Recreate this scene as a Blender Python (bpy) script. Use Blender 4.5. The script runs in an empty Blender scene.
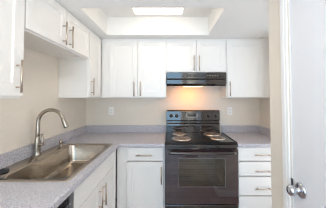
import bpy, bmesh, math, random
from mathutils import Vector, Matrix
random.seed(4)
PI = math.pi
S = bpy.context.scene
COL = S.collection

# ------------------------------------------------------------------ camera
FPX, CX, CY, PITCH, HC = 184.65, 169.3, 91.13, 0.0322, 1.418
cam = bpy.data.cameras.new('camera'); camo = bpy.data.objects.new('camera', cam); COL.objects.link(camo)
cam.sensor_fit = 'HORIZONTAL'; cam.sensor_width = 36.0
cam.lens = FPX * 36.0 / 326.0
cam.shift_x = (163.0 - CX) / 326.0
cam.shift_y = (CY - 104.0) / 326.0
cam.clip_start = 0.02
camo.location = (0, 0, HC); camo.rotation_euler = (PI / 2 + PITCH, 0, 0)
S.camera = camo

# ------------------------------------------------------------------ world, lights, exposure
W = bpy.data.worlds.new('daylight'); S.world = W; W.use_nodes = True
bg = W.node_tree.nodes['Background']
bg.inputs['Color'].default_value = (0.60, 0.78, 1.0, 1); bg.inputs['Strength'].default_value = 0.8

def area(name, loc, rot, sx, sy, power, color):
    l = bpy.data.lights.new(name, 'AREA'); l.shape = 'RECTANGLE'; l.size = sx; l.size_y = sy
    l.energy = power; l.color = color
    o = bpy.data.objects.new(name, l); COL.objects.link(o); o.location = loc; o.rotation_euler = rot
    return o
XR_LAMP = 1.37
WINDOW_POWER, CEILING_LIGHT, HOOD_POWER = 60.0, 4.3, 1.15
area('daylight_through_sliding_window', (-0.95, -3.02, 1.12), (PI / 2, 0, 0), 2.9, 1.95, WINDOW_POWER, (0.40, 0.71, 1.0))
area('added_side_fill_light', (XR_LAMP, 1.64, 1.09), (0, PI / 2, 0), 1.9, 0.6, 6.5, (0.97, 0.98, 1.0))  # added fill from the right to brighten the kitchen, not a known window
area('added_bounce_fill', (-0.45, -1.25, 0.95), (PI, 0, 0), 1.2, 1.2, 92.0, (0.97, 0.98, 1.0))  # added fill aimed at the ceiling to even the brightness, not a known lamp

S.view_settings.view_transform = 'Standard'; S.view_settings.look = 'None'
S.view_settings.gamma = 1.0; S.view_settings.use_curve_mapping = False
S.view_settings.exposure = 0.12
S.cycles.use_denoising = True; S.cycles.denoising_prefilter = 'FAST'; S.cycles.filter_width = 1.1
S.cycles.max_bounces = 14; S.cycles.diffuse_bounces = 8; S.cycles.glossy_bounces = 6; S.cycles.transparent_max_bounces = 8
S.cycles.sample_clamp_indirect = 6.0

# ------------------------------------------------------------------ materials
def mat(name, col, rough=0.5, metal=0.0, spec=0.5, coat=0.0, emit=None, es=0.0):
    m = bpy.data.materials.new(name); m.use_nodes = True
    b = m.node_tree.nodes['Principled BSDF']
    b.inputs['Base Color'].default_value = (*col, 1); b.inputs['Roughness'].default_value = rough
    b.inputs['Metallic'].default_value = metal; b.inputs['Specular IOR Level'].default_value = spec
    b.inputs['Coat Weight'].default_value = coat; b.inputs['Coat Roughness'].default_value = 0.05
    if emit:
        b.inputs['Emission Color'].default_value = (*emit, 1); b.inputs['Emission Strength'].default_value = es
    return m

def noise_bump(m, scale, strength, dist=0.002):
    nt = m.node_tree; b = nt.nodes['Principled BSDF']
    tc = nt.nodes.new('ShaderNodeTexCoord'); n = nt.nodes.new('ShaderNodeTexNoise'); bp = nt.nodes.new('ShaderNodeBump')
    n.inputs['Scale'].default_value = scale; n.inputs['Detail'].default_value = 3
    bp.inputs['Strength'].default_value = strength; bp.inputs['Distance'].default_value = dist
    nt.links.new(tc.outputs['Object'], n.inputs['Vector']); nt.links.new(n.outputs['Fac'], bp.inputs['Height'])
    nt.links.new(bp.outputs['Normal'], b.inputs['Normal'])

def vary(m, c1, c2, scale, stretch=(1, 1, 1), lo=0.35, hi=0.65):
    nt = m.node_tree; b = nt.nodes['Principled BSDF']
    tc = nt.nodes.new('ShaderNodeTexCoord'); mp = nt.nodes.new('ShaderNodeMapping'); n = nt.nodes.new('ShaderNodeTexNoise'); r = nt.nodes.new('ShaderNodeValToRGB')
    mp.inputs['Scale'].default_value = stretch
    n.inputs['Scale'].default_value = scale; n.inputs['Detail'].default_value = 4
    r.color_ramp.elements[0].position = lo; r.color_ramp.elements[0].color = (*c1, 1)
    r.color_ramp.elements[1].position = hi; r.color_ramp.elements[1].color = (*c2, 1)
    nt.links.new(tc.outputs['Object'], mp.inputs['Vector']); nt.links.new(mp.outputs['Vector'], n.inputs['Vector'])
    nt.links.new(n.outputs['Fac'], r.inputs['Fac']); nt.links.new(r.outputs['Color'], b.inputs['Base Color'])

M = {}
M['wall'] = mat('beige_wall_paint', (0.77, 0.705, 0.615), 0.85, spec=0.2); vary(M['wall'], (0.76, 0.695, 0.605), (0.78, 0.715, 0.625), 3.0); noise_bump(M['wall'], 90, 0.15)
M['ceil'] = mat('white_ceiling_paint', (0.80, 0.80, 0.78), 0.9, spec=0.1); noise_bump(M['ceil'], 70, 0.15)
M['white'] = mat('white_cabinet_paint', (0.82, 0.805, 0.775), 0.38, spec=0.4); vary(M['white'], (0.815, 0.80, 0.77), (0.825, 0.81, 0.78), 2.0)
M['door'] = mat('white_door_paint', (0.76, 0.77, 0.80), 0.42, spec=0.4); vary(M['door'], (0.755, 0.765, 0.795), (0.765, 0.775, 0.805), 2.0)
M['trim'] = mat('white_trim_paint', (0.84, 0.84, 0.83), 0.35, spec=0.45); vary(M['trim'], (0.835, 0.835, 0.825), (0.845, 0.845, 0.835), 2.0)
M['plastic'] = mat('white_plastic', (0.85, 0.84, 0.82), 0.35)
M['slot'] = mat('dark_slot', (0.03, 0.03, 0.03), 0.6)
M['kick'] = mat('toe_kick_shade', (0.6, 0.59, 0.57), 0.6)
M['nickel'] = mat('brushed_nickel', (0.54, 0.46, 0.38), 0.40, metal=1.0); vary(M['nickel'], (0.52, 0.44, 0.36), (0.56, 0.48, 0.40), 60, (1, 1, 8))
M['faucet'] = mat('dark_brushed_nickel', (0.42, 0.37, 0.31), 0.27, metal=1.0); vary(M['faucet'], (0.40, 0.35, 0.29), (0.44, 0.39, 0.33), 60, (1, 1, 8))
M['chrome'] = mat('satin_chrome', (0.62, 0.64, 0.68), 0.14, metal=1.0); noise_bump(M['chrome'], 30, 0.02)
M['steel'] = mat('stainless_steel', (0.45, 0.40, 0.345), 0.22, metal=1.0); vary(M['steel'], (0.43, 0.38, 0.325), (0.47, 0.42, 0.365), 30, (1, 12, 1)); noise_bump(M['steel'], 14, 0.02)
M['black'] = mat('black_enamel', (0.022, 0.018, 0.018), 0.07, spec=0.8, coat=0.6); noise_bump(M['black'], 6, 0.006)
M['cooktop'] = mat('black_cooktop_enamel', (0.012, 0.010, 0.010), 0.10, spec=0.28); noise_bump(M['cooktop'], 8, 0.01)
M['blackglass'] = mat('black_oven_glass', (0.032, 0.018, 0.021), 0.05, spec=1.0, coat=1.0); noise_bump(M['blackglass'], 3, 0.004)
M['blackmatte'] = mat('black_plastic', (0.012, 0.012, 0.012), 0.45); noise_bump(M['blackmatte'], 60, 0.03)
M['rubber'] = mat('dark_grey_rubber', (0.028, 0.028, 0.032), 0.45); noise_bump(M['rubber'], 40, 0.05)
M['mark'] = mat('pale_grey_marking', (0.36, 0.36, 0.37), 0.5)
M['cavity'] = mat('grey_oven_enamel', (0.66, 0.62, 0.55), 0.5); vary(M['cavity'], (0.62, 0.58, 0.51), (0.70, 0.66, 0.59), 25)
M['wire'] = mat('oven_rack_wire', (0.85, 0.83, 0.80), 0.4, metal=0.4)
M['pan'] = mat('burner_drip_pan_chrome', (0.88, 0.80, 0.70), 0.28, metal=1.0)
M['coil'] = mat('burner_coil_metal', (0.22, 0.17, 0.14), 0.45, metal=0.4)
M['strip'] = mat('brown_grey_strip', (0.16, 0.13, 0.12), 0.35)
M['lens'] = mat('hood_lamp_lens', (0.9, 0.85, 0.7), 0.4, emit=(1.0, 0.72, 0.36), es=1.3)
M['diffuser'] = mat('ceiling_lamp_diffuser', (0.9, 0.9, 0.88), 0.5, emit=(1.0, 0.86, 0.70), es=CEILING_LIGHT)
M['lcd'] = mat('dark_clock_display', (0.01, 0.015, 0.02), 0.1)

def counter_material():
    m = mat('speckled_grey_laminate', (0.45, 0.43, 0.43), 0.34, spec=0.45)
    nt = m.node_tree; b = nt.nodes['Principled BSDF']
    tc = nt.nodes.new('ShaderNodeTexCoord')
    n1 = nt.nodes.new('ShaderNodeTexNoise'); n1.inputs['Scale'].default_value = 140; n1.inputs['Detail'].default_value = 4; n1.inputs['Roughness'].default_value = 0.7
    r1 = nt.nodes.new('ShaderNodeValToRGB')
    e = r1.color_ramp.elements
    e[0].position = 0.34; e[0].color = (0.15, 0.155, 0.20, 1)
    e[1].position = 0.62; e[1].color = (0.60, 0.58, 0.61, 1)
    x = e.new(0.46); x.color = (0.38, 0.375, 0.42, 1)
    v = nt.nodes.new('ShaderNodeTexVoronoi'); v.inputs['Scale'].default_value = 330
    r2 = nt.nodes.new('ShaderNodeValToRGB'); r2.color_ramp.interpolation = 'CONSTANT'
    r2.color_ramp.elements[0].color = (0, 0, 0, 1); r2.color_ramp.elements[1].position = 0.86; r2.color_ramp.elements[1].color = (1, 1, 1, 1)
    mx = nt.nodes.new('ShaderNodeMix'); mx.data_type = 'RGBA'
    mx.inputs['B'].default_value = (0.72, 0.69, 0.71, 1)
    sp = nt.nodes.new('ShaderNodeSeparateColor')
    L = nt.links.new
    L(tc.outputs['Object'], n1.inputs['Vector']); L(tc.outputs['Object'], v.inputs['Vector'])
    L(n1.outputs['Fac'], r1.inputs['Fac']); L(v.outputs['Color'], sp.inputs['Color']); L(sp.outputs['Red'], r2.inputs['Fac'])
    L(r2.outputs['Color'], mx.inputs['Factor']); L(r1.outputs['Color'], mx.inputs['A']); L(mx.outputs['Result'], b.inputs['Base Color'])
    return m
M['counter'] = counter_material()

def floor_material():
    m = mat('dark_wood_planks', (0.10, 0.07, 0.055), 0.4, spec=0.4)
    nt = m.node_tree; b = nt.nodes['Principled BSDF']; L = nt.links.new
    tc = nt.nodes.new('ShaderNodeTexCoord')
    br = nt.nodes.new('ShaderNodeTexBrick')
    br.inputs['Color1'].default_value = (0.40, 0.28, 0.25, 1); br.inputs['Color2'].default_value = (0.15, 0.10, 0.09, 1); br.inputs['Mortar'].default_value = (0.03, 0.02, 0.018, 1)
    br.inputs['Scale'].default_value = 1.0; br.inputs['Brick Width'].default_value = 1.1; br.inputs['Row Height'].default_value = 0.13; br.inputs['Mortar Size'].default_value = 0.004
    mp = nt.nodes.new('ShaderNodeMapping'); mp.inputs['Scale'].default_value = (2, 22, 1)
    n = nt.nodes.new('ShaderNodeTexNoise'); n.inputs['Scale'].default_value = 2.0; n.inputs['Detail'].default_value = 5
    mx = nt.nodes.new('ShaderNodeMix'); mx.data_type = 'RGBA'; mx.blend_type = 'OVERLAY'; mx.inputs['Factor'].default_value = 0.6
    L(tc.outputs['Object'], br.inputs['Vector']); L(tc.outputs['Object'], mp.inputs['Vector']); L(mp.outputs['Vector'], n.inputs['Vector'])
    L(br.outputs['Color'], mx.inputs['A']); L(n.outputs['Color'], mx.inputs['B']); L(mx.outputs['Result'], b.inputs['Base Color'])
    return m
M['floor'] = floor_material()

def pane_material():
    m = bpy.data.materials.new('tinted_oven_pane'); m.use_nodes = True
    nt = m.node_tree; nt.nodes.clear(); L = nt.links.new
    out = nt.nodes.new('ShaderNodeOutputMaterial'); mix = nt.nodes.new('ShaderNodeMixShader'); fr = nt.nodes.new('ShaderNodeFresnel')
    tr = nt.nodes.new('ShaderNodeBsdfTransparent'); tr.inputs['Color'].default_value = (0.80, 0.77, 0.72, 1)
    gl = nt.nodes.new('ShaderNodeBsdfGlossy'); gl.inputs['Roughness'].default_value = 0.05
    fr.inputs['IOR'].default_value = 1.7
    L(fr.outputs['Fac'], mix.inputs['Fac']); L(tr.outputs['BSDF'], mix.inputs[1]); L(gl.outputs['BSDF'], mix.inputs[2]); L(mix.outputs['Shader'], out.inputs['Surface'])
    return m
M['pane'] = pane_material()

# ------------------------------------------------------------------ helpers
def add_box(bm, x0, x1, y0, y1, z0, z1, bev=0.0, seg=2):
    v = [bm.verts.new(p) for p in ((x0, y0, z0), (x1, y0, z0), (x1, y1, z0), (x0, y1, z0), (x0, y0, z1), (x1, y0, z1), (x1, y1, z1), (x0, y1, z1))]
    fs = [bm.faces.new([v[i] for i in q]) for q in ((3, 2, 1, 0), (4, 5, 6, 7), (0, 1, 5, 4), (1, 2, 6, 5), (2, 3, 7, 6), (3, 0, 4, 7))]
    if bev > 0:
        es = list({e for f in fs for e in f.edges})
        bmesh.ops.bevel(bm, geom=es, offset=bev, segments=seg, profile=0.5, affect='EDGES')

def add_tube(bm, pts, radii, n=16, cap=True):
    pts = [Vector(p) for p in pts]
    if not hasattr(radii, '__len__'): radii = [radii] * len(pts)
    rings = []; up = None
    for i, p in enumerate(pts):
        a = pts[max(i - 1, 0)]; b = pts[min(i + 1, len(pts) - 1)]; t = (b - a).normalized()
        if up is None:
            up = Vector((0, 0, 1)) if abs(t.z) < 0.9 else Vector((1, 0, 0))
        u = (up - t * up.dot(t)).normalized(); w = t.cross(u); up = u
        rings.append([bm.verts.new(p + (u * math.cos(2 * PI * k / n) + w * math.sin(2 * PI * k / n)) * radii[i]) for k in range(n)])
    for r, s in zip(rings, rings[1:]):
        for k in range(n):
            f = bm.faces.new((r[k], r[(k + 1) % n], s[(k + 1) % n], s[k])); f.smooth = True
    if cap:
        bm.faces.new(rings[0][::-1]); bm.faces.new(rings[-1])

def add_lathe(bm, prof, n=28, mtx=None):
    """prof: (radius, height) pairs turned about z, then moved by mtx"""
    rings = []
    for r, h in prof:
        if r < 1e-6: rings.append([bm.verts.new((0, 0, h))])
        else: rings.append([bm.verts.new((r * math.cos(2 * PI * k / n), r * math.sin(2 * PI * k / n), h)) for k in range(n)])
    for r, s in zip(rings, rings[1:]):
        if len(r) == 1 and len(s) == 1: continue
        for k in range(n):
            if len(r) == 1: f = bm.faces.new((r[0], s[(k + 1) % n], s[k]))
            elif len(s) == 1: f = bm.faces.new((r[k], r[(k + 1) % n], s[0]))
            else: f = bm.faces.new((r[k], r[(k + 1) % n], s[(k + 1) % n], s[k]))
            f.smooth = True
    if mtx is not None:
        bmesh.ops.transform(bm, matrix=mtx, verts=[v for r in rings for v in r])

def add_prism(bm, poly, x0, x1, bev=0.0):
    """poly of (y, z) pairs extruded along x"""
    a = [bm.verts.new((x0, y, z)) for y, z in poly]; b = [bm.verts.new((x1, y, z)) for y, z in poly]
    n = len(poly); fs = [bm.faces.new(a), bm.faces.new(b[::-1])]
    for k in range(n): fs.append(bm.faces.new((a[(k + 1) % n], a[k], b[k], b[(k + 1) % n])))
    if bev > 0:
        es = list({e for f in fs for e in f.edges})
        bmesh.ops.bevel(bm, geom=es, offset=bev, segments=2, profile=0.5, affect='EDGES')

def add_wire(bm, pts, r=0.002): add_tube(bm, pts, r, n=6)

def obj(name, bm, m, parent=None, label=None):
    bmesh.ops.recalc_face_normals(bm, faces=bm.faces[:])
    me = bpy.data.meshes.new(name); bm.to_mesh(me); bm.free()
    o = bpy.data.objects.new(name, me); COL.objects.link(o)
    for x in (m if isinstance(m, (list, tuple)) else [m]): me.materials.append(x)
    if parent is not None: o.parent = parent
    if label: o['label'] = label
    return o

def thing(name, label, cat, loc=(0, 0, 0), rotz=0.0, group=None):
    o = bpy.data.objects.new(name, None); COL.objects.link(o); o.empty_display_size = 0.1
    o.location = loc; o.rotation_euler = (0, 0, rotz); o['label'] = label; o['category'] = cat
    if group: o['group'] = group
    return o

def struct(name, bm, m, parent=None):
    o = obj(name, bm, m, parent)
    if parent is None: o['kind'] = 'structure'
    return o

def B(*args, **kw):
    bm = bmesh.new(); add_box(bm, *args, **kw); return bm

# ------------------------------------------------------------------ room shell
D, XL, XR, ZC = 2.65, -1.19, 1.29, 2.1625       # back wall, side walls, ceiling
WX = 0.6974                                     # face of the partition that holds the door
YE = 1.282                                      # far end of that partition
YB, XB = -3.1, -3.2                             # living room behind the camera
struct('floor', B(XB - 0.1, XR + 0.1, YB - 0.1, D + 0.1, -0.1, 0.0), M['floor'])
struct('wall_back', B(XL - 0.1, XR + 0.1, D, D + 0.1, 0, ZC), M['wall'])
struct('wall_left', B(XL - 0.1, XL, -0.3, D, 0, ZC), M['wall'])
RY_0, RY_1, RZ_0, RZ_1 = 1.32, 1.96, 0.12, 2.06      # opening for an added window, unseen behind the partition, to let in fill light
bm = bmesh.new(); add_box(bm, XR, XR + 0.1, RY_1, D, 0, ZC); add_box(bm, XR, XR + 0.1, 1.16, RY_0, 0, ZC)
add_box(bm, XR, XR + 0.1, RY_0, RY_1, 0, RZ_0); add_box(bm, XR, XR + 0.1, RY_0, RY_1, RZ_1, ZC)
struct('wall_right', bm, M['wall'])
bm = bmesh.new()
add_box(bm, XR + 0.02, XR + 0.07, RY_0, RY_0 + 0.04, RZ_0, RZ_1); add_box(bm, XR + 0.02, XR + 0.07, RY_1 - 0.04, RY_1, RZ_0, RZ_1)
add_box(bm, XR + 0.02, XR + 0.07, RY_0 + 0.04, RY_1 - 0.04, RZ_0, RZ_0 + 0.04); add_box(bm, XR + 0.02, XR + 0.07, RY_0 + 0.04, RY_1 - 0.04, RZ_1 - 0.04, RZ_1)
add_box(bm, XR + 0.03, XR + 0.06, RY_0 + 0.04, RY_1 - 0.04, 1.09, 1.12)
struct('added_side_window', bm, M['trim'])  # frame of the made-up window that carries the side fill light
DY0, DY1, DZ = 0.235, 1.066, 2.05               # door opening in the partition
bm = bmesh.new()
add_box(bm, WX, WX + 0.115, DY1, YE, 0, ZC)
add_box(bm, WX + 0.115, XR, YE - 0.115, YE, 0, ZC)
add_box(bm, WX, WX + 0.115, YB, DY0, 0, ZC)
add_box(bm, WX, WX + 0.115, DY0, DY1, DZ, ZC)
struct('wall_partition', bm, M['wall'])
bm = bmesh.new()                                 # living room walls behind the camera
add_box(bm, XB, XL - 0.1, -0.4, -0.3, 0, ZC)
struct('wall_living_room', bm, M['wall'])
struct('wall_living_room_side', B(XB - 0.1, XB, YB, -0.3, 0, ZC), M['wall'])
bm = bmesh.new()
add_box(bm, XB, -2.45, YB - 0.1, YB, 0, ZC); add_box(bm, 0.55, WX + 0.115, YB - 0.1, YB, 0, ZC)
add_box(bm, -2.45, 0.55, YB - 0.1, YB, 2.12, ZC)
struct('wall_front', bm, M['wall'])
bm = bmesh.new()                                 # sliding window behind the camera
for x0, x1 in ((-2.45, -2.39), (-0.98, -0.92), (0.49, 0.55)): add_box(bm, x0, x1, YB - 0.08, YB - 0.03, 0.06, 2.06)
add_box(bm, -2.45, 0.55, YB - 0.08, YB - 0.03, 2.06, 2.12); add_box(bm, -2.45, 0.55, YB - 0.08, YB - 0.03, 0.0, 0.06)
struct('window_1', bm, M['trim'])
# ceiling with a sunken light well
WX0, WX1, WY0, WY1, WZ = -0.745, 0.467, 1.521, 2.186, 2.375
bm = bmesh.new(); zt = WZ + 0.06
add_box(bm, XB - 0.1, WX0, YB - 0.1, D + 0.1, ZC, zt); add_box(bm, WX1, XR + 0.1, YB - 0.1, D + 0.1, ZC, zt)
add_box(bm, WX0, WX1, YB - 0.1, WY0, ZC, zt); add_box(bm, WX0, WX1, WY1, D + 0.1, ZC, zt)
add_box(bm, WX0, WX1, WY0, WY1, WZ, zt)
struct('ceiling', bm, M['ceil'])
# thin crown strip where the wall cabinets meet the ceiling is the cabinets' own top rail

# door in the partition, closed
d1 = struct('door_1', B(WX + 0.004, WX + 0.040, DY0 + 0.004, DY1 - 0.010, 0.008, DZ - 0.004, bev=0.002), M['door'])
kz, ky = 0.921, 1.000
bm = bmesh.new()
add_lathe(bm, [(0, 0), (0.040, 0), (0.040, 0.003), (0.035, 0.009), (0.020, 0.012), (0.013, 0.012), (0.012, 0.030)], 32,
          Matrix.Translation((WX + 0.004, ky, kz)) @ Matrix.Rotation(-PI / 2, 4, 'Y'))
kr = obj('door_knob', bm, M['chrome'], d1, 'satin chrome round door knob')
bm = bmesh.new()
add_lathe(bm, [(0.012, 0.026), (0.016, 0.030), (0.024, 0.037), (0.0285, 0.048), (0.0275, 0.059), (0.020, 0.067), (0.008, 0.070), (0, 0.070)], 32,
          Matrix.Translation((WX + 0.004, ky, kz)) @ Matrix.Rotation(-PI / 2, 4, 'Y'))
obj('knob_handle', bm, M['chrome'], kr)
# casing around the door: two stepped profiles and the jamb strip
bm = bmesh.new()
for (y0, y1) in ((DY1 + 0.006, DY1 + 0.066), (DY0 - 0.066, DY0 - 0.006)):
    add_box(bm, WX - 0.011, WX - 0.0005, y0, y1, 0, DZ + 0.066, bev=0.003)
    add_box(bm, WX - 0.0135, WX - 0.010, y0 + (0.022 if y0 > 0.6 else 0.004), y1 - (0.004 if y0 > 0.6 else 0.022), 0, DZ + 0.062, bev=0.003)
add_box(bm, WX - 0.011, WX - 0.0005, DY0 - 0.006, DY1 + 0.006, DZ + 0.006, DZ + 0.066, bev=0.003)
struct('trim_1', bm, M['trim'])
bm = bmesh.new()
add_box(bm, WX + 0.001, WX + 0.10, DY1 - 0.006, DY1 - 0.0005, 0, DZ - 0.001); add_box(bm, WX + 0.001, WX + 0.10, DY0 + 0.0005, DY0 + 0.003, 0, DZ - 0.001)
j = struct('trim_2', bm, M['trim'])
bm = B(WX - 0.0018, WX + 0.001, DY1 - 0.010, DY1 + 0.012, 0.895, 0.957, bev=0.0008)
obj('strike_plate', bm, M['rubber'], j, 'dark metal strike plate on the jamb')
# baseboards
bm = bmesh.new()
add_box(bm, WX - 0.012, WX - 0.0005, DY1 + 0.068, YE + 0.012, 0, 0.085, bev=0.003)
add_box(bm, WX - 0.012, WX - 0.0005, YB + 0.01, DY0 - 0.068, 0, 0.085, bev=0.003)
add_box(bm, WX + 0.001, XR - 0.02, YE + 0.0005, YE + 0.012, 0, 0.085, bev=0.003)
struct('baseboard_partition', bm, M['trim'])

# ------------------------------------------------------------------ cabinets
def shaker(bm, x0, x1, z0, z1, yf, t=0.019, stile=0.057, rec=0.007, ch=0.007, bev=0.0018):
    """a five-piece door or drawer front; its face looks towards -y at y = yf"""
    def ring(m, y): return [bm.verts.new(p) for p in ((x0 + m, y, z0 + m), (x1 - m, y, z0 + m), (x1 - m, y, z1 - m), (x0 + m, y, z1 - m))]
    rings = [ring(0, yf + t), ring(0, yf + bev), ring(bev, yf)]
    if stile: rings += [ring(stile, yf), ring(stile + 0.002, yf + rec * 0.75), ring(stile + ch, yf + rec * 0.8), ring(stile + ch + 0.002, yf + rec)]
    for a, b in zip(rings, rings[1:]):
        for k in range(4): bm.faces.new((a[k], a[(k + 1) % 4], b[(k + 1) % 4], b[k]))
    bm.faces.new(rings[0][::-1]); bm.faces.new(rings[-1])

def bar_pull(bm, cx, cz, yf, length, vertical=True, r=0.006, off=0.030):
    h = length / 2; q = h * 0.66
    def P(a, y): return (cx, y, cz + a) if vertical else (cx + a, y, cz)
    add_tube(bm, [P(-h, yf - off), P(h, yf - off)], r, 12)
    for s in (-q, q): add_tube(bm, [P(s, yf - 0.0002), P(s, yf - off)], r * 0.8, 10)

def cabinet(name, label, cat, loc, rotz, w, h, d, fronts, group, upper=True, fillers=(), hollow=False):
    """local frame: x along the wall from 0 to w, y = 0 at the wall and -d at the door faces, z up from loc"""
    t = thing(name, label, cat, loc, rotz, group)
    yb = -(d - 0.0195)                                       # face frame plane
    bm = bmesh.new()
    if upper:
        add_box(bm, 0.0, 0.016, yb, -0.001, 0, h); add_box(bm, w - 0.016, w, yb, -0.001, 0, h)
        add_box(bm, 0.016, w - 0.016, yb + 0.019, -0.001, 0.014, h)
    else:
        if hollow:
            add_box(bm, 0.0, 0.016, yb + 0.019, -0.001, 0.10, h); add_box(bm, w - 0.016, w, yb + 0.019, -0.001, 0.10, h)
            add_box(bm, 0.016, w - 0.016, yb + 0.019, -0.001, 0.10, 0.118); add_box(bm, 0.016, w - 0.016, -0.012, -0.001, 0.118, h)
        else:
            add_box(bm, 0.0, w, yb + 0.019, -0.001, 0.10, h)
        add_box(bm, 0.0, w, yb + 0.075, -0.02, 0.0, 0.10)
    obj('carcass', bm, M['white'], t)
    bm = bmesh.new(); zb = 0 if upper else 0.10; e = 0.018 if upper else 0.0
    a, b = (0.0161, w - 0.0161) if upper else (0.0, w)
    add_box(bm, a, a + 0.03, yb, yb + 0.0189, zb, h); add_box(bm, b - 0.03, b, yb, yb + 0.0189, zb, h)
    add_box(bm, a + 0.03, b - 0.03, yb, yb + 0.0189, zb, zb + 0.035); add_box(bm, a + 0.03, b - 0.03, yb, yb + 0.0189, h - 0.045, h)
    mids = sorted({round(f['x1'], 3) for f in fronts if f['x1'] < w - 0.12 and not f.get('nomid')})
    for x in mids: add_box(bm, x - 0.02, x + 0.026, yb, yb + 0.0189, zb + 0.035, h - 0.045)
    obj('face_frame', bm, M['white'], t)
    for x0, x1 in fillers:
        obj('filler_strip', B(x0, x1, yb - 0.001, yb + 0.0005, zb + 0.002, h, bev=0.0004), M['white'], t)
    for f in fronts:
        bm = bmesh.new(); shaker(bm, f['x0'], f['x1'], f['z0'], f['z1'], -d, stile=f.get('stile', 0.057))
        o = obj(f['k'], bm, M['white'], t)
        if 'hx' in f:
            bm = bmesh.new(); bar_pull(bm, f['hx'], f['hz'], -d, f.get('hl', 0.185), f.get('v', True))
            obj('handle', bm, M['nickel'], o, 'brushed nickel bar handle')
    return t

UF = 0.33; UB, UT = 1.412, ZC - 0.001      # upper cabinets: depth, bottom, top
G_UP, G_BASE = 'white wall cabinets', 'white base cabinets'
hU = UT - UB
# left wall, from near to far (local x runs away from the camera)
UL = 0.33
cabinet('wall_cabinet', 'nearest white wall cabinet on the left wall, cropped by the left edge of the photo', 'cabinet',
        (XL + 0.001, 0.62, UB), PI / 2, 0.467, hU, UL,
        [dict(k='door', x0=0.012, x1=0.463, z0=0.012, z1=hU - 0.02, hx=0.414, hz=1.535 - UB, stile=0.07)], G_UP)
zS = 1.823; hS = UT - zS
cabinet('wall_cabinet', 'short white two-door wall cabinet high above the sink', 'cabinet',
        (XL + 0.001, 1.090, zS), PI / 2, 0.884, hS, UL,
        [dict(k='door', x0=0.006, x1=0.431, z0=0.010, z1=hS - 0.02, hx=0.386, hz=1.932 - zS),
         dict(k='door', x0=0.437, x1=0.876, z0=0.010, z1=hS - 0.02, hx=0.484, hz=1.932 - zS)], G_UP)
cabinet('wall_cabinet', 'tall white corner wall cabinet on the left wall beyond the sink, grey-lit side panel showing', 'cabinet',
        (XL + 0.001, 1.9765, UB), PI / 2, 0.342, hU, UL,
        [dict(k='door', x0=0.008, x1=0.336, z0=0.010, z1=hU - 0.02, hx=0.052, hz=1.530 - UB, stile=0.055)], G_UP)
# back wall
x0 = XL + 0.003
def bx(x): return x - x0
cabinet('wall_cabinet', 'tall white two-door wall cabinet on the back wall, left of the range hood', 'cabinet',
        (x0, D - 0.001, UB), 0, -0.0385 - x0, hU, UF,
        [dict(k='door', x0=bx(-0.755), x1=bx(-0.402), z0=0.010, z1=hU - 0.025, hx=bx(-0.440), hz=1.520 - UB, hl=0.18, stile=0.06),
         dict(k='door', x0=bx(-0.396), x1=bx(-0.044), z0=0.010, z1=hU - 0.025, hx=bx(-0.362), hz=1.520 - UB, hl=0.18, stile=0.06)], G_UP,
        fillers=((bx(-0.858), bx(-0.758)),))
zR = 1.728; hR = UT - zR
cabinet('wall_cabinet', 'short white two-door wall cabinet directly over the black range hood', 'cabinet',
        (-0.038, D - 0.001, zR), 0, 0.7605, hR, UF,
        [dict(k='door', x0=0.008, x1=0.3765, z0=0.008, z1=hR - 0.025, hx=0.347, hz=1.842 - zR, hl=0.19, stile=0.06),
         dict(k='door', x0=0.3825, x1=0.752, z0=0.008, z1=hR - 0.025, hx=0.413, hz=1.842 - zR, hl=0.19, stile=0.06)], G_UP)
cabinet('wall_cabinet', 'tall single-door white wall cabinet on the back wall, right of the range hood', 'cabinet',
        (0.723, D - 0.001, UB), 0, XR - 0.725, hU, UF,
        [dict(k='door', x0=0.008, x1=0.462, z0=0.010, z1=hU - 0.025, hx=0.035, hz=1.520 - UB, hl=0.18, stile=0.07)], G_UP,
        fillers=((0.466, XR - 0.726),))

# base cabinets
CT = 0.914; CB = 0.876                     # worktop top and underside
BF = 0.612                                 # base depth to the door faces
BX = XL + BF                               # door plane of the left run
cabinet('base_cabinet', 'white sink base cabinet on the left, beside the black dishwasher', 'cabinet',
        (XL + 0.001, 1.134, 0), PI / 2, 0.894, CB - 0.001, BF,
        [dict(k='false_front', x0=0.006, x1=0.884, z0=0.708, z1=0.862, stile=0),
         dict(k='door', x0=0.006, x1=0.451, z0=0.115, z1=0.702, hx=0.409, hz=0.580, hl=0.185),
         dict(k='door', x0=0.457, x1=0.884, z0=0.115, z1=0.702, hx=0.493, hz=0.580, hl=0.185)], G_BASE, upper=False, hollow=True)
xb = BX + 0.004
def cx_(x): return x - xb
cabinet('base_cabinet', 'white base cabinet with one drawer over one door, left of the range', 'cabinet',
        (xb, D - 0.001, 0), 0, -0.050 - xb, CB - 0.001, BF,
        [dict(k='drawer', x0=cx_(-0.462), x1=cx_(-0.064), z0=0.724, z1=0.866, hx=cx_(-0.274), hz=0.787, hl=0.178, v=False, stile=0, nomid=True),
         dict(k='door', x0=cx_(-0.462), x1=cx_(-0.064), z0=0.115, z1=0.712, hx=cx_(-0.086), hz=0.575, hl=0.185, stile=0.06, nomid=True)], G_BASE, upper=False,
        fillers=((cx_(-0.562), cx_(-0.468)),))
xr0 = 0.742
dr = [(0.724, 0.868), (0.562, 0.712), (0.352, 0.550), (0.115, 0.340)]
cabinet('base_cabinet', 'white base cabinet of four drawers, right of the range', 'cabinet',
        (xr0, D - 0.001, 0), 0, XR - 0.002 - xr0, CB - 0.001, BF,
        [dict(k='drawer', x0=0.012, x1=0.536, z0=a, z1=b, hx=1.019 - xr0, hz=(a + b) / 2 - (0.006 if b > 0.8 else 0.02), hl=0.19, v=False, stile=0) for a, b in dr],
        G_BASE, upper=False)

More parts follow.
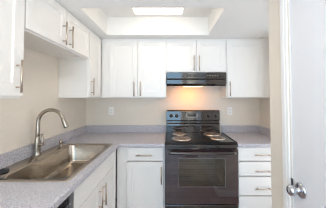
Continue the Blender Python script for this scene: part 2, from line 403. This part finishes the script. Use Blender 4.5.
# ------------------------------------------------------------------ worktops
CE = XL + 0.64; CF = D - 0.64              # front edges of the left and back runs
SX0, SX1, SY0, SY1 = -1.075, -0.622, 1.135, 1.985   # sink cut-out
ct = thing('countertop', 'L-shaped speckled grey laminate worktop holding the sink', 'countertop', (0, 0, 0), 0, 'grey laminate worktops')
bm = bmesh.new()
def edge_y(bm, y0, y1):   # nosed slab part running along y at the left run
    add_box(bm, CE - 0.03, CE, y0, y1, CB, CT)
add_box(bm, XL + 0.001, SX0, 0.30, D - 0.001, CB, CT); add_box(bm, SX1, CE - 0.012, 0.30, CF, CB, CT)
add_box(bm, SX0, SX1, 0.30, SY0, CB, CT); add_box(bm, SX0, SX1, SY1, D - 0.001, CB, CT)
add_box(bm, SX1, CE - 0.012, CF, D - 0.001, CB, CT)
add_box(bm, CE - 0.012, -0.0515, CF + 0.012, D - 0.001, CB, CT)
def nose(bm, p0, p1, n):  # quarter-rounded front edge from p0 to p1 whose outside is n
    k = 6; r = 0.012; prof = []
    for i in range(k + 1):
        a = PI / 2 * i / k; prof.append((math.sin(a) * r, CT - r + math.cos(a) * r))
    prof += [(r, CB), (0, CB)]
    ends = []
    for p in (p0, p1): ends.append([bm.verts.new((p[0] + n[0] * o, p[1] + n[1] * o, z)) for o, z in prof])
    a, b = ends; N = len(prof)
    for i in range(N): 
        bm.faces.new((a[i], a[(i + 1) % N], b[(i + 1) % N], b[i]))
    bm.faces.new(a); bm.faces.new(b[::-1])
nose(bm, (CE - 0.012, 0.30), (CE - 0.012, CF + 0.012), (1, 0)); nose(bm, (CE - 0.012, CF + 0.012), (-0.0515, CF + 0.012), (0, -1))
obj('slab', bm, M['counter'], ct)
SB = CT + 0.102
obj('backsplash', B(XL + 0.001, XL + 0.020, 0.30, D - 0.001, CT + 0.0002, SB, bev=0.003), M['counter'], ct)
obj('backsplash', B(XL + 0.0203, -0.0515, D - 0.020, D - 0.001, CT + 0.0002, SB, bev=0.003), M['counter'], ct)
c2 = thing('countertop', 'short speckled grey laminate worktop above the four drawers', 'countertop', (0, 0, 0), 0, 'grey laminate worktops')
bm = bmesh.new(); add_box(bm, 0.7415, XR - 0.001, CF + 0.012, D - 0.001, CB, CT); nose(bm, (0.7415, CF + 0.012), (XR - 0.001, CF + 0.012), (0, -1))
obj('slab', bm, M['counter'], c2)
obj('backsplash', B(0.7415, XR - 0.0203, D - 0.020, D - 0.001, CT + 0.0002, SB, bev=0.003), M['counter'], c2)
obj('backsplash', B(XR - 0.020, XR - 0.001, CF + 0.03, D - 0.001, CT + 0.0002, SB, bev=0.003), M['counter'], c2)

# ------------------------------------------------------------------ sink
def rrect(x0, x1, y0, y1, r, n=6):
    pts = []
    for cx, cy, a0 in ((x1 - r, y1 - r, 0), (x0 + r, y1 - r, PI / 2), (x0 + r, y0 + r, PI), (x1 - r, y0 + r, 1.5 * PI)):
        for i in range(n + 1):
            a = a0 + PI / 2 * i / n; pts.append((cx + r * math.cos(a), cy + r * math.sin(a)))
    return pts
sk = thing('kitchen_sink', 'single-bowl stainless steel drop-in sink set in the grey worktop', 'sink', (0, 0, CT))
bm = bmesh.new()
def loft(bm, loops, smooth=True):
    rs = [[bm.verts.new((x, y, z)) for x, y in l] for l, z in loops]
    n = len(rs[0])
    for a, b in zip(rs, rs[1:]):
        for k in range(n):
            f = bm.faces.new((a[k], a[(k + 1) % n], b[(k + 1) % n], b[k])); f.smooth = smooth
    return rs
RX0, RX1, RY0, RY1 = -1.167, -0.603, 1.112, 2.003
lo = [(rrect(RX0, RX1, RY0, RY1, 0.022), 0.0004), (rrect(RX0 + 0.003, RX1 - 0.003, RY0 + 0.003, RY1 - 0.003, 0.021), 0.006), (rrect(RX0 + 0.010, RX1 - 0.010, RY0 + 0.010, RY1 - 0.010, 0.020), 0.0068),
      (rrect(RX0 + 0.014, RX1 - 0.014, RY0 + 0.014, RY1 - 0.014, 0.020), 0.0045),
      (rrect(-1.050, -0.636, 1.147, 1.968, 0.055), 0.0045), (rrect(-1.046, -0.640, 1.151, 1.964, 0.053), 0.002), (rrect(-1.043, -0.643, 1.154, 1.961, 0.052), -0.006),
      (rrect(-1.028, -0.652, 1.166, 1.950, 0.050), -0.150), (rrect(-1.022, -0.658, 1.172, 1.944, 0.048), -0.168), (rrect(-1.008, -0.672, 1.186, 1.930, 0.044), -0.181), (rrect(-0.985, -0.695, 1.209, 1.907, 0.04), -0.186)]
rs = loft(bm, lo)
# floor of the bowl falls towards a round drain hole
n = len(rs[-1]); dc = (-0.84, 1.558)
ring = []
for v in rs[-1]:
    a = math.atan2(v.co.y - dc[1], v.co.x - dc[0]); ring.append(bm.verts.new((dc[0] + 0.045 * math.cos(a), dc[1] + 0.045 * math.sin(a), -0.191)))
for k in range(n):
    f = bm.faces.new((rs[-1][k], rs[-1][(k + 1) % n], ring[(k + 1) % n], ring[k])); f.smooth = True
obj('bowl', bm, M['steel'], sk)
bm = bmesh.new()
add_lathe(bm, [(0.0445, -0.1925), (0.0445, -0.1895), (0.041, -0.1885), (0.036, -0.1915), (0.034, -0.204), (0, -0.204)], 28, Matrix.Translation((*dc, 0)))
obj('drain', bm, M['steel'], sk)

# faucet
FX, FY, FZ = -1.137, 1.605, CT + 0.0052
fc = thing('faucet', 'brushed nickel gooseneck pull-down faucet standing behind the sink', 'faucet', (FX, FY, FZ))
bm = bmesh.new(); add_lathe(bm, [(0, 0), (0.028, 0), (0.0285, 0.004), (0.027, 0.010), (0.0250, 0.016), (0.0245, 0.05), (0.0240, 0.100), (0.0215, 0.130), (0.0190, 0.152), (0.0172, 0.160), (0, 0.160)], 28)
obj('body', bm, M['faucet'], fc)
pts = [(0, 0, 0.136), (0.001, 0, 0.19), (0.002, 0, 0.25)]; rad = [0.0172, 0.0165, 0.0158]
R_ = 0.110; zc_ = 0.278
for i in range(0, 21):
    a = PI - (PI * 0.905) * i / 20
    pts.append((0.003 + R_ + R_ * math.cos(a), 0, zc_ + 0.110 * math.sin(a))); rad.append(0.0152)
bm = bmesh.new(); add_tube(bm, pts, rad, 18); obj('spout', bm, M['faucet'], fc)
e = Vector(pts[-1]); dirv = Vector((0.40, 0, -0.91)).normalized()
bm = bmesh.new(); add_tube(bm, [e - dirv * 0.004, e + dirv * 0.004, e + dirv * 0.012, e + dirv * 0.05, e + dirv * 0.075, e + dirv * 0.082], [0.0155, 0.0175, 0.0180, 0.0205, 0.0215, 0.0185], 20)
sh = obj('spray_head', bm, M['faucet'], fc)
bm = bmesh.new(); q = e + dirv * 0.045 + Vector((-0.0155, -0.004, -0.003))
add_tube(bm, [q - dirv * 0.018, q - dirv * 0.012, q + dirv * 0.012, q + dirv * 0.018], [0.003, 0.0062, 0.0062, 0.003], 10); obj('spray_button', bm, M['rubber'], sh, 'black spray button')
bm = bmesh.new(); add_tube(bm, [(0.012, -0.006, 0.084), (0.042, -0.016, 0.092), (0.064, -0.020, 0.096)], [0.0125, 0.0125, 0.010], 16)
add_tube(bm, [(0.056, -0.018, 0.090), (0.061, -0.019, 0.115), (0.060, -0.019, 0.150), (0.050, -0.019, 0.185)], [0.0100, 0.0090, 0.0085, 0.0095], 14); obj('lever', bm, M['faucet'], fc)

# soap dispenser cap on the sink deck
sd = thing('soap_dispenser', 'small brushed nickel cap on the sink deck, right of the faucet', 'soap dispenser', (-1.088, 1.87, FZ))
bm = bmesh.new(); add_lathe(bm, [(0, 0), (0.021, 0), (0.021, 0.004), (0.016, 0.008), (0.0115, 0.012), (0.0115, 0.040), (0, 0.040)], 24); obj('base', bm, M['faucet'], sd)
bm = bmesh.new(); add_lathe(bm, [(0, 0.038), (0.0165, 0.038), (0.0185, 0.043), (0.0185, 0.058), (0.015, 0.066), (0, 0.068)], 24)
add_tube(bm, [(0.010, 0, 0.052), (0.020, 0, 0.054), (0.027, 0, 0.050)], [0.006, 0.0055, 0.005], 12); obj('pump_head', bm, M['faucet'], sd)

# stopper lying at the near end of the deck
st = thing('drain_stopper', 'dark grey rubber stopper lying at the near left end of the sink rim', 'stopper', (-1.106, 1.240, FZ))
bm = bmesh.new(); add_lathe(bm, [(0, 0), (0.026, 0), (0.034, 0.002), (0.037, 0.006), (0.037, 0.011), (0.034, 0.015), (0.020, 0.017), (0, 0.017)], 32); obj('disc', bm, M['rubber'], st)
bm = bmesh.new(); add_lathe(bm, [(0, 0.0165), (0.012, 0.0165), (0.010, 0.019), (0.012, 0.022), (0.008, 0.024), (0, 0.024)], 20); obj('knob', bm, M['rubber'], st)

# ------------------------------------------------------------------ dishwasher
DW0, DW1 = 0.522, 1.132
dw = thing('dishwasher', 'black dishwasher under the worktop at the near left', 'dishwasher', (XL + 0.001, DW0, 0), PI / 2)
wd = DW1 - DW0
obj('tub', B(0.004, wd - 0.004, -0.560, -0.02, 0.105, 0.868, bev=0.003), M['blackmatte'], dw)
bm = bmesh.new(); add_box(bm, 0.01, wd - 0.01, -0.53, -0.05, 0.0, 0.10); obj('toe_kick', bm, M['blackmatte'], dw)
obj('door', B(0.004, wd - 0.004, -0.612, -0.5605, 0.115, 0.722, bev=0.004), M['black'], dw)
cp = obj('control_panel', B(0.004, wd - 0.004, -0.618, -0.5605, 0.728, 0.858, bev=0.006), M['black'], dw)
bm = bmesh.new(); add_box(bm, 0.16, 0.42, -0.640, -0.619, 0.745, 0.765, bev=0.005); obj('handle', bm, M['blackmatte'], cp)
bm = bmesh.new()
for k in range(6): add_box(bm, 0.44 + k * 0.022, 0.454 + k * 0.022, -0.6192, -0.6178, 0.802, 0.808)
obj('button_marks', bm, M['mark'], cp, 'pale grey button marks')

# ------------------------------------------------------------------ range
RXA, RW = -0.046, 0.778
rg = thing('range', 'black electric coil range with oven between the white base cabinets', 'range', (RXA, D - 0.002, 0))
yF = -0.628                                # front of body
bm = bmesh.new()
add_box(bm, 0, 0.03, yF, -0.03, 0.09, 0.905); add_box(bm, RW - 0.03, RW, yF, -0.03, 0.09, 0.905)
add_box(bm, 0.03, RW - 0.03, -0.06, -0.03, 0.09, 0.905); add_box(bm, 0.03, RW - 0.03, yF, -0.06, 0.09, 0.30)
add_box(bm, 0.03, RW - 0.03, yF, -0.06, 0.84, 0.905)
obj('body', bm, M['black'], rg)
for sx in (0.03, RW - 0.08):
    for sy in (-0.58, -0.10): obj('foot', B(sx, sx + 0.05, sy, sy + 0.05, 0.0, 0.0899, bev=0.004), M['blackmatte'], rg)
bm = bmesh.new()                           # oven cavity: five inward sheets with thickness
a0, a1, b0, b1, c0, c1 = 0.09, RW - 0.09, -0.60, -0.10, 0.36, 0.80
add_box(bm, a0 - 0.01, a0, b0, b1, c0, c1); add_box(bm, a1, a1 + 0.01, b0, b1, c0, c1); add_box(bm, a0, a1, b1, b1 + 0.01, c0, c1)
add_box(bm, a0, a1, b0, b1 + 0.01, c0 - 0.01, c0); add_box(bm, a0, a1, b0, b1 + 0.01, c1, c1 + 0.01)
obj('oven_cavity', bm, M['cavity'], rg)
for zz in (0.50, 0.635):
    bm = bmesh.new()
    for k in range(9): add_wire(bm, [(a0 + 0.004, b0 + 0.03 + k * 0.055, zz), (a1 - 0.004, b0 + 0.03 + k * 0.055, zz)], 0.0034)
    for k in range(3): add_wire(bm, [(a0 + 0.06 + k * 0.24, b0 + 0.03, zz - 0.004), (a0 + 0.06 + k * 0.24, b1 - 0.02, zz - 0.004)], 0.003)
    obj('oven_rack', bm, M['wire'], rg)
# cooktop with raised rim
bm = bmesh.new(); add_box(bm, -0.002, RW + 0.002, -0.650, -0.085, 0.9055, 0.929, bev=0.006, seg=3)
for x0_, x1_ in ((0.0, 0.012), (RW - 0.012, RW)): add_box(bm, x0_, x1_, -0.645, -0.090, 0.925, 0.936, bev=0.003)
add_box(bm, 0.0, RW, -0.648, -0.634, 0.925, 0.935, bev=0.003)
obj('cooktop', bm, M['cooktop'], rg)
obj('front_rail', B(0.0, RW, -0.645, yF - 0.0005, 0.868, 0.905, bev=0.004), M['black'], rg)
bm = bmesh.new()
for k in range(9): add_box(bm, 0.10 + k * 0.064, 0.145 + k * 0.064, -0.6465, -0.6445, 0.872, 0.878)
obj('vent_slots', bm, M['slot'], rg)
# burners
for bx_, by_, br_ in ((0.193, -0.455, 0.100), (0.178, -0.185, 0.078), (0.610, -0.200, 0.100), (0.622, -0.440, 0.078)):
    bm = bmesh.new()
    add_lathe(bm, [(br_ + 0.014, 0.9292), (br_ + 0.014, 0.9335), (br_ + 0.008, 0.9365), (br_, 0.9340), (br_ * 0.9, 0.9325), (br_ * 0.3, 0.9312), (0.0, 0.9312)], 36, Matrix.Translation((bx_, by_, 0)))
    bu = obj('burner', bm, M['pan'], rg, 'chrome drip pan with a dark coil')
    pts = []
    for i in range(0, 2 * 40 + 1):
        a = 2 * PI * i / 40; r = 0.018 + (br_ - 0.024) * i / 80
        pts.append((bx_ + r * math.cos(a), by_ + r * math.sin(a), 0.9402))
    pts.append((bx_ + (br_ + 0.01), by_ + 0.02, 0.9385))
    bm = bmesh.new(); add_tube(bm, pts, 0.0036, 8); obj('coil', bm, M['coil'], bu, 'dark coil element')
# backguard
bgd = bmesh.new(); add_prism(bgd, [(-0.004, 0.906), (-0.078, 0.906), (-0.078, 1.045), (-0.062, 1.060), (-0.062, 1.084), (-0.088, 1.096), (-0.080, 1.222), (-0.066, 1.236), (-0.004, 1.236)], 0.006, RW - 0.034, bev=0.003)
bgo = obj('backguard', bgd, M['black'], rg)
def panel_mtx(x, z): # onto the leaning control panel
    y = -0.088 + (z - 1.096) / (1.222 - 1.096) * 0.008
    return Matrix.Translation((x, y, z)) @ Matrix.Rotation(PI / 2 - 0.063, 4, 'X')
for kx in (0.072, 0.148, 0.592, 0.690):
    bm = bmesh.new(); add_lathe(bm, [(0.024, 0.0), (0.024, 0.002), (0.0205, 0.004), (0.019, 0.020), (0.016, 0.024), (0, 0.024)], 24, panel_mtx(kx, 1.158))
    kn = obj('knob', bm, M['blackmatte'], bgo)
    bm = bmesh.new(); add_box(bm, -0.0022, 0.0022, 0.004, 0.017, 0.0242, 0.0252); bmesh.ops.transform(bm, matrix=panel_mtx(kx, 1.158), verts=bm.verts[:]); obj('pointer', bm, M['mark'], kn, 'white pointer line')
    bm = bmesh.new()
    for k in range(7):
        a = math.radians(-130 + k * 43.3); c_, s_ = 0.031 * math.sin(a), 0.031 * math.cos(a)
        add_box(bm, c_ - 0.0028, c_ + 0.0028, s_ - 0.0028, s_ + 0.0028, 0.0002, 0.0009)
    bmesh.ops.transform(bm, matrix=panel_mtx(kx, 1.158), verts=bm.verts[:]); obj('dial_marks', bm, M['mark'], bgo, 'pale dial marks around a knob')
bm = bmesh.new(); add_box(bm, -0.052, 0.052, -0.016, 0.020, 0.0002, 0.003, bev=0.001); bmesh.ops.transform(bm, matrix=panel_mtx(0.360, 1.168), verts=bm.verts[:]); obj('clock_display', bm, M['lcd'], bgo)
bm = bmesh.new()
for k in range(5): add_box(bm, -0.060 + k * 0.026, -0.046 + k * 0.026, -0.033, -0.026, 0.0002, 0.002)
for k in range(4): add_box(bm, -0.086, -0.072, -0.022 + k * 0.012, -0.017 + k * 0.012, 0.0002, 0.002); add_box(bm, 0.066, 0.080, -0.022 + k * 0.012, -0.017 + k * 0.012, 0.0002, 0.002)
bmesh.ops.transform(bm, matrix=panel_mtx(0.360, 1.168), verts=bm.verts[:]); obj('clock_buttons', bm, M['mark'], bgo, 'pale buttons around the clock')
# oven door, frame around a tinted pane
yd0, yd1 = -0.668, yF - 0.001
wx0, wx1, wz0, wz1 = 0.138, 0.642, 0.468, 0.768
bm = bmesh.new()
add_box(bm, 0.003, wx0, yd0, yd1, 0.292, 0.860); add_box(bm, wx1, RW - 0.003, yd0, yd1, 0.292, 0.860)
add_box(bm, wx0, wx1, yd0, yd1, 0.292, wz0); add_box(bm, wx0, wx1, yd0, yd1, wz1, 0.860)
dr_ = obj('oven_door', bm, M['blackglass'], rg)
obj('window_pane', B(wx0 + 0.0005, wx1 - 0.0005, yd0 + 0.0005, yd0 + 0.005, wz0 + 0.0005, wz1 - 0.0005), M['pane'], dr_, 'tinted glass window with racks behind')
bm = bmesh.new()
add_box(bm, wx0, wx0 + 0.004, yd0 - 0.0008, yd0 + 0.0004, wz0, wz1); add_box(bm, wx1 - 0.004, wx1, yd0 - 0.0008, yd0 + 0.0004, wz0, wz1)
add_box(bm, wx0 + 0.004, wx1 - 0.004, yd0 - 0.0008, yd0 + 0.0004, wz0, wz0 + 0.004); add_box(bm, wx0 + 0.004, wx1 - 0.004, yd0 - 0.0008, yd0 + 0.0004, wz1 - 0.004, wz1)
M['border'] = mat('window_border_grey', (0.24, 0.22, 0.21), 0.3)
obj('window_border', bm, M['border'], dr_, 'thin grey border line of the oven window')
bm = bmesh.new(); pts = []; rr = []
for i in range(25):
    u = i / 24; x = 0.035 + (RW - 0.07) * u
    pts.append((x, yd0 - 0.046 - 0.010 * math.sin(PI * u), 0.838 - 0.008 * math.sin(PI * u))); rr.append(0.0135)
add_tube(bm, pts, rr, 14)
for x in (0.045, RW - 0.045): add_box(bm, x - 0.016, x + 0.016, yd0 - 0.046, yd0 - 0.0002, 0.826, 0.850, bev=0.004)
obj('door_handle', bm, M['black'], dr_)
bm = B(0.003, RW - 0.003, -0.660, yF - 0.001, 0.095, 0.280, bev=0.006)
sdw = obj('storage_drawer', bm, M['black'], rg)

# ------------------------------------------------------------------ range hood
HW = 0.748; HZ = 1.558
hd = thing('range_hood', 'slim black range hood under the short cabinet, amber light on below', 'range hood', (-0.0335, D - 0.002, HZ))
hz = zR - 0.0005 - HZ
yh = -0.336
bm = bmesh.new()
add_prism(bm, [(-0.001, hz), (yh - 0.004, hz), (yh, 0.094), (yh + 0.012, 0.090), (yh + 0.010, 0.084), (yh - 0.006, 0.076), (yh - 0.004, 0.026), (yh + 0.008, 0.020), (yh + 0.030, 0.0), (-0.001, 0.008)], 0, HW, bev=0.0015)
ho = obj('body', bm, M['black'], hd)
obj('trim_strip', B(0.004, HW - 0.004, yh - 0.006, yh + 0.009, 0.0855, 0.0890, bev=0.001), M['strip'], hd, 'thin brown-grey strip along the hood front')
bm = bmesh.new()
def hood_y(z): return yh - 0.004 * (z - 0.094) / (hz - 0.094)
for k in range(3):
    for q in range(3):
        xa = 0.243 + k * 0.085; za = 0.114 + q * 0.012
        add_box(bm, xa, xa + 0.076, hood_y(za) - 0.0010, hood_y(za) + 0.0005, za, za + 0.006)
obj('vent_grille', bm, M['slot'], ho)
for k in range(5): obj('switch_mark', B(0.505 + k * 0.032, 0.519 + k * 0.032, hood_y(0.130) - 0.0010, hood_y(0.130) + 0.0005, 0.127, 0.132), M['mark'], ho, 'pale mark beside the hood switches')
for k in range(2): obj('rocker_switch', B(0.66 + k * 0.035, 0.686 + k * 0.035, hood_y(0.12) - 0.005, hood_y(0.12) + 0.0005, 0.110, 0.128, bev=0.002), M['blackmatte'], ho)
bm = B(0.215, 0.455, yh + 0.035, yh + 0.135, -0.010, 0.0035, bev=0.005)
ln = obj('lamp_lens', bm, M['lens'], hd, 'glowing amber lamp lens')
obj('grease_filter', B(0.47, 0.72, yh + 0.045, yh + 0.30, -0.003, 0.0035, bev=0.002), M['wire'], hd)
a_ = area('range_hood_lamp', (0.270, D - 0.20, 1.535), (math.radians(30), 0, 0), 0.20, 0.08, HOOD_POWER, (1.0, 0.33, 0.0))
a_.data.spread = math.radians(165)

# ------------------------------------------------------------------ outlets
def outlet(x, z, label):
    t = thing('wall_outlet', label, 'outlet', (x, D - 0.0005, z), 0, 'white wall outlets')
    obj('cover_plate', B(-0.035, 0.035, -0.006, 0, -0.0575, 0.0575, bev=0.003), M['plastic'], t)
    for s in (-1, 1):
        bm = bmesh.new(); add_box(bm, -0.0165, 0.0165, -0.0085, -0.0055, s * 0.021 - 0.0145, s * 0.021 + 0.0145, bev=0.003)
        r = obj('receptacle', bm, M['plastic'], t)
        bm = bmesh.new(); add_box(bm, -0.0075, -0.005, -0.0088, -0.0083, s * 0.021 - 0.002, s * 0.021 + 0.007); add_box(bm, 0.005, 0.0075, -0.0088, -0.0083, s * 0.021 - 0.002, s * 0.021 + 0.007); add_box(bm, -0.0025, 0.0025, -0.0088, -0.0083, s * 0.021 - 0.010, s * 0.021 - 0.006)
        obj('slots', bm, M['slot'], r, 'dark plug slots')
outlet(-0.832, 1.219, 'white duplex wall outlet above the left worktop, under the two-door cabinet')
outlet(0.866, 1.218, 'white duplex wall outlet just right of the range, above the short worktop')

# ------------------------------------------------------------------ ceiling light in the well
cl = thing('ceiling_light', 'bright rectangular ceiling light inside the sunken ceiling well', 'ceiling light', (-0.118, 1.815, WZ - 0.0005))
bm = bmesh.new()
for x0_, x1_, y0_, y1_ in ((-0.272, 0.272, 0.200, 0.212), (-0.272, 0.272, -0.212, -0.200), (-0.272, -0.260, -0.200, 0.200), (0.260, 0.272, -0.200, 0.200)): add_box(bm, x0_, x1_, y0_, y1_, -0.014, 0)
add_box(bm, -0.260, 0.260, -0.200, 0.200, -0.006, 0)
obj('frame', bm, M['trim'], cl)
obj('diffuser', B(-0.2595, 0.2595, -0.1995, 0.1995, -0.042, -0.008, bev=0.008, seg=3), M['diffuser'], cl)
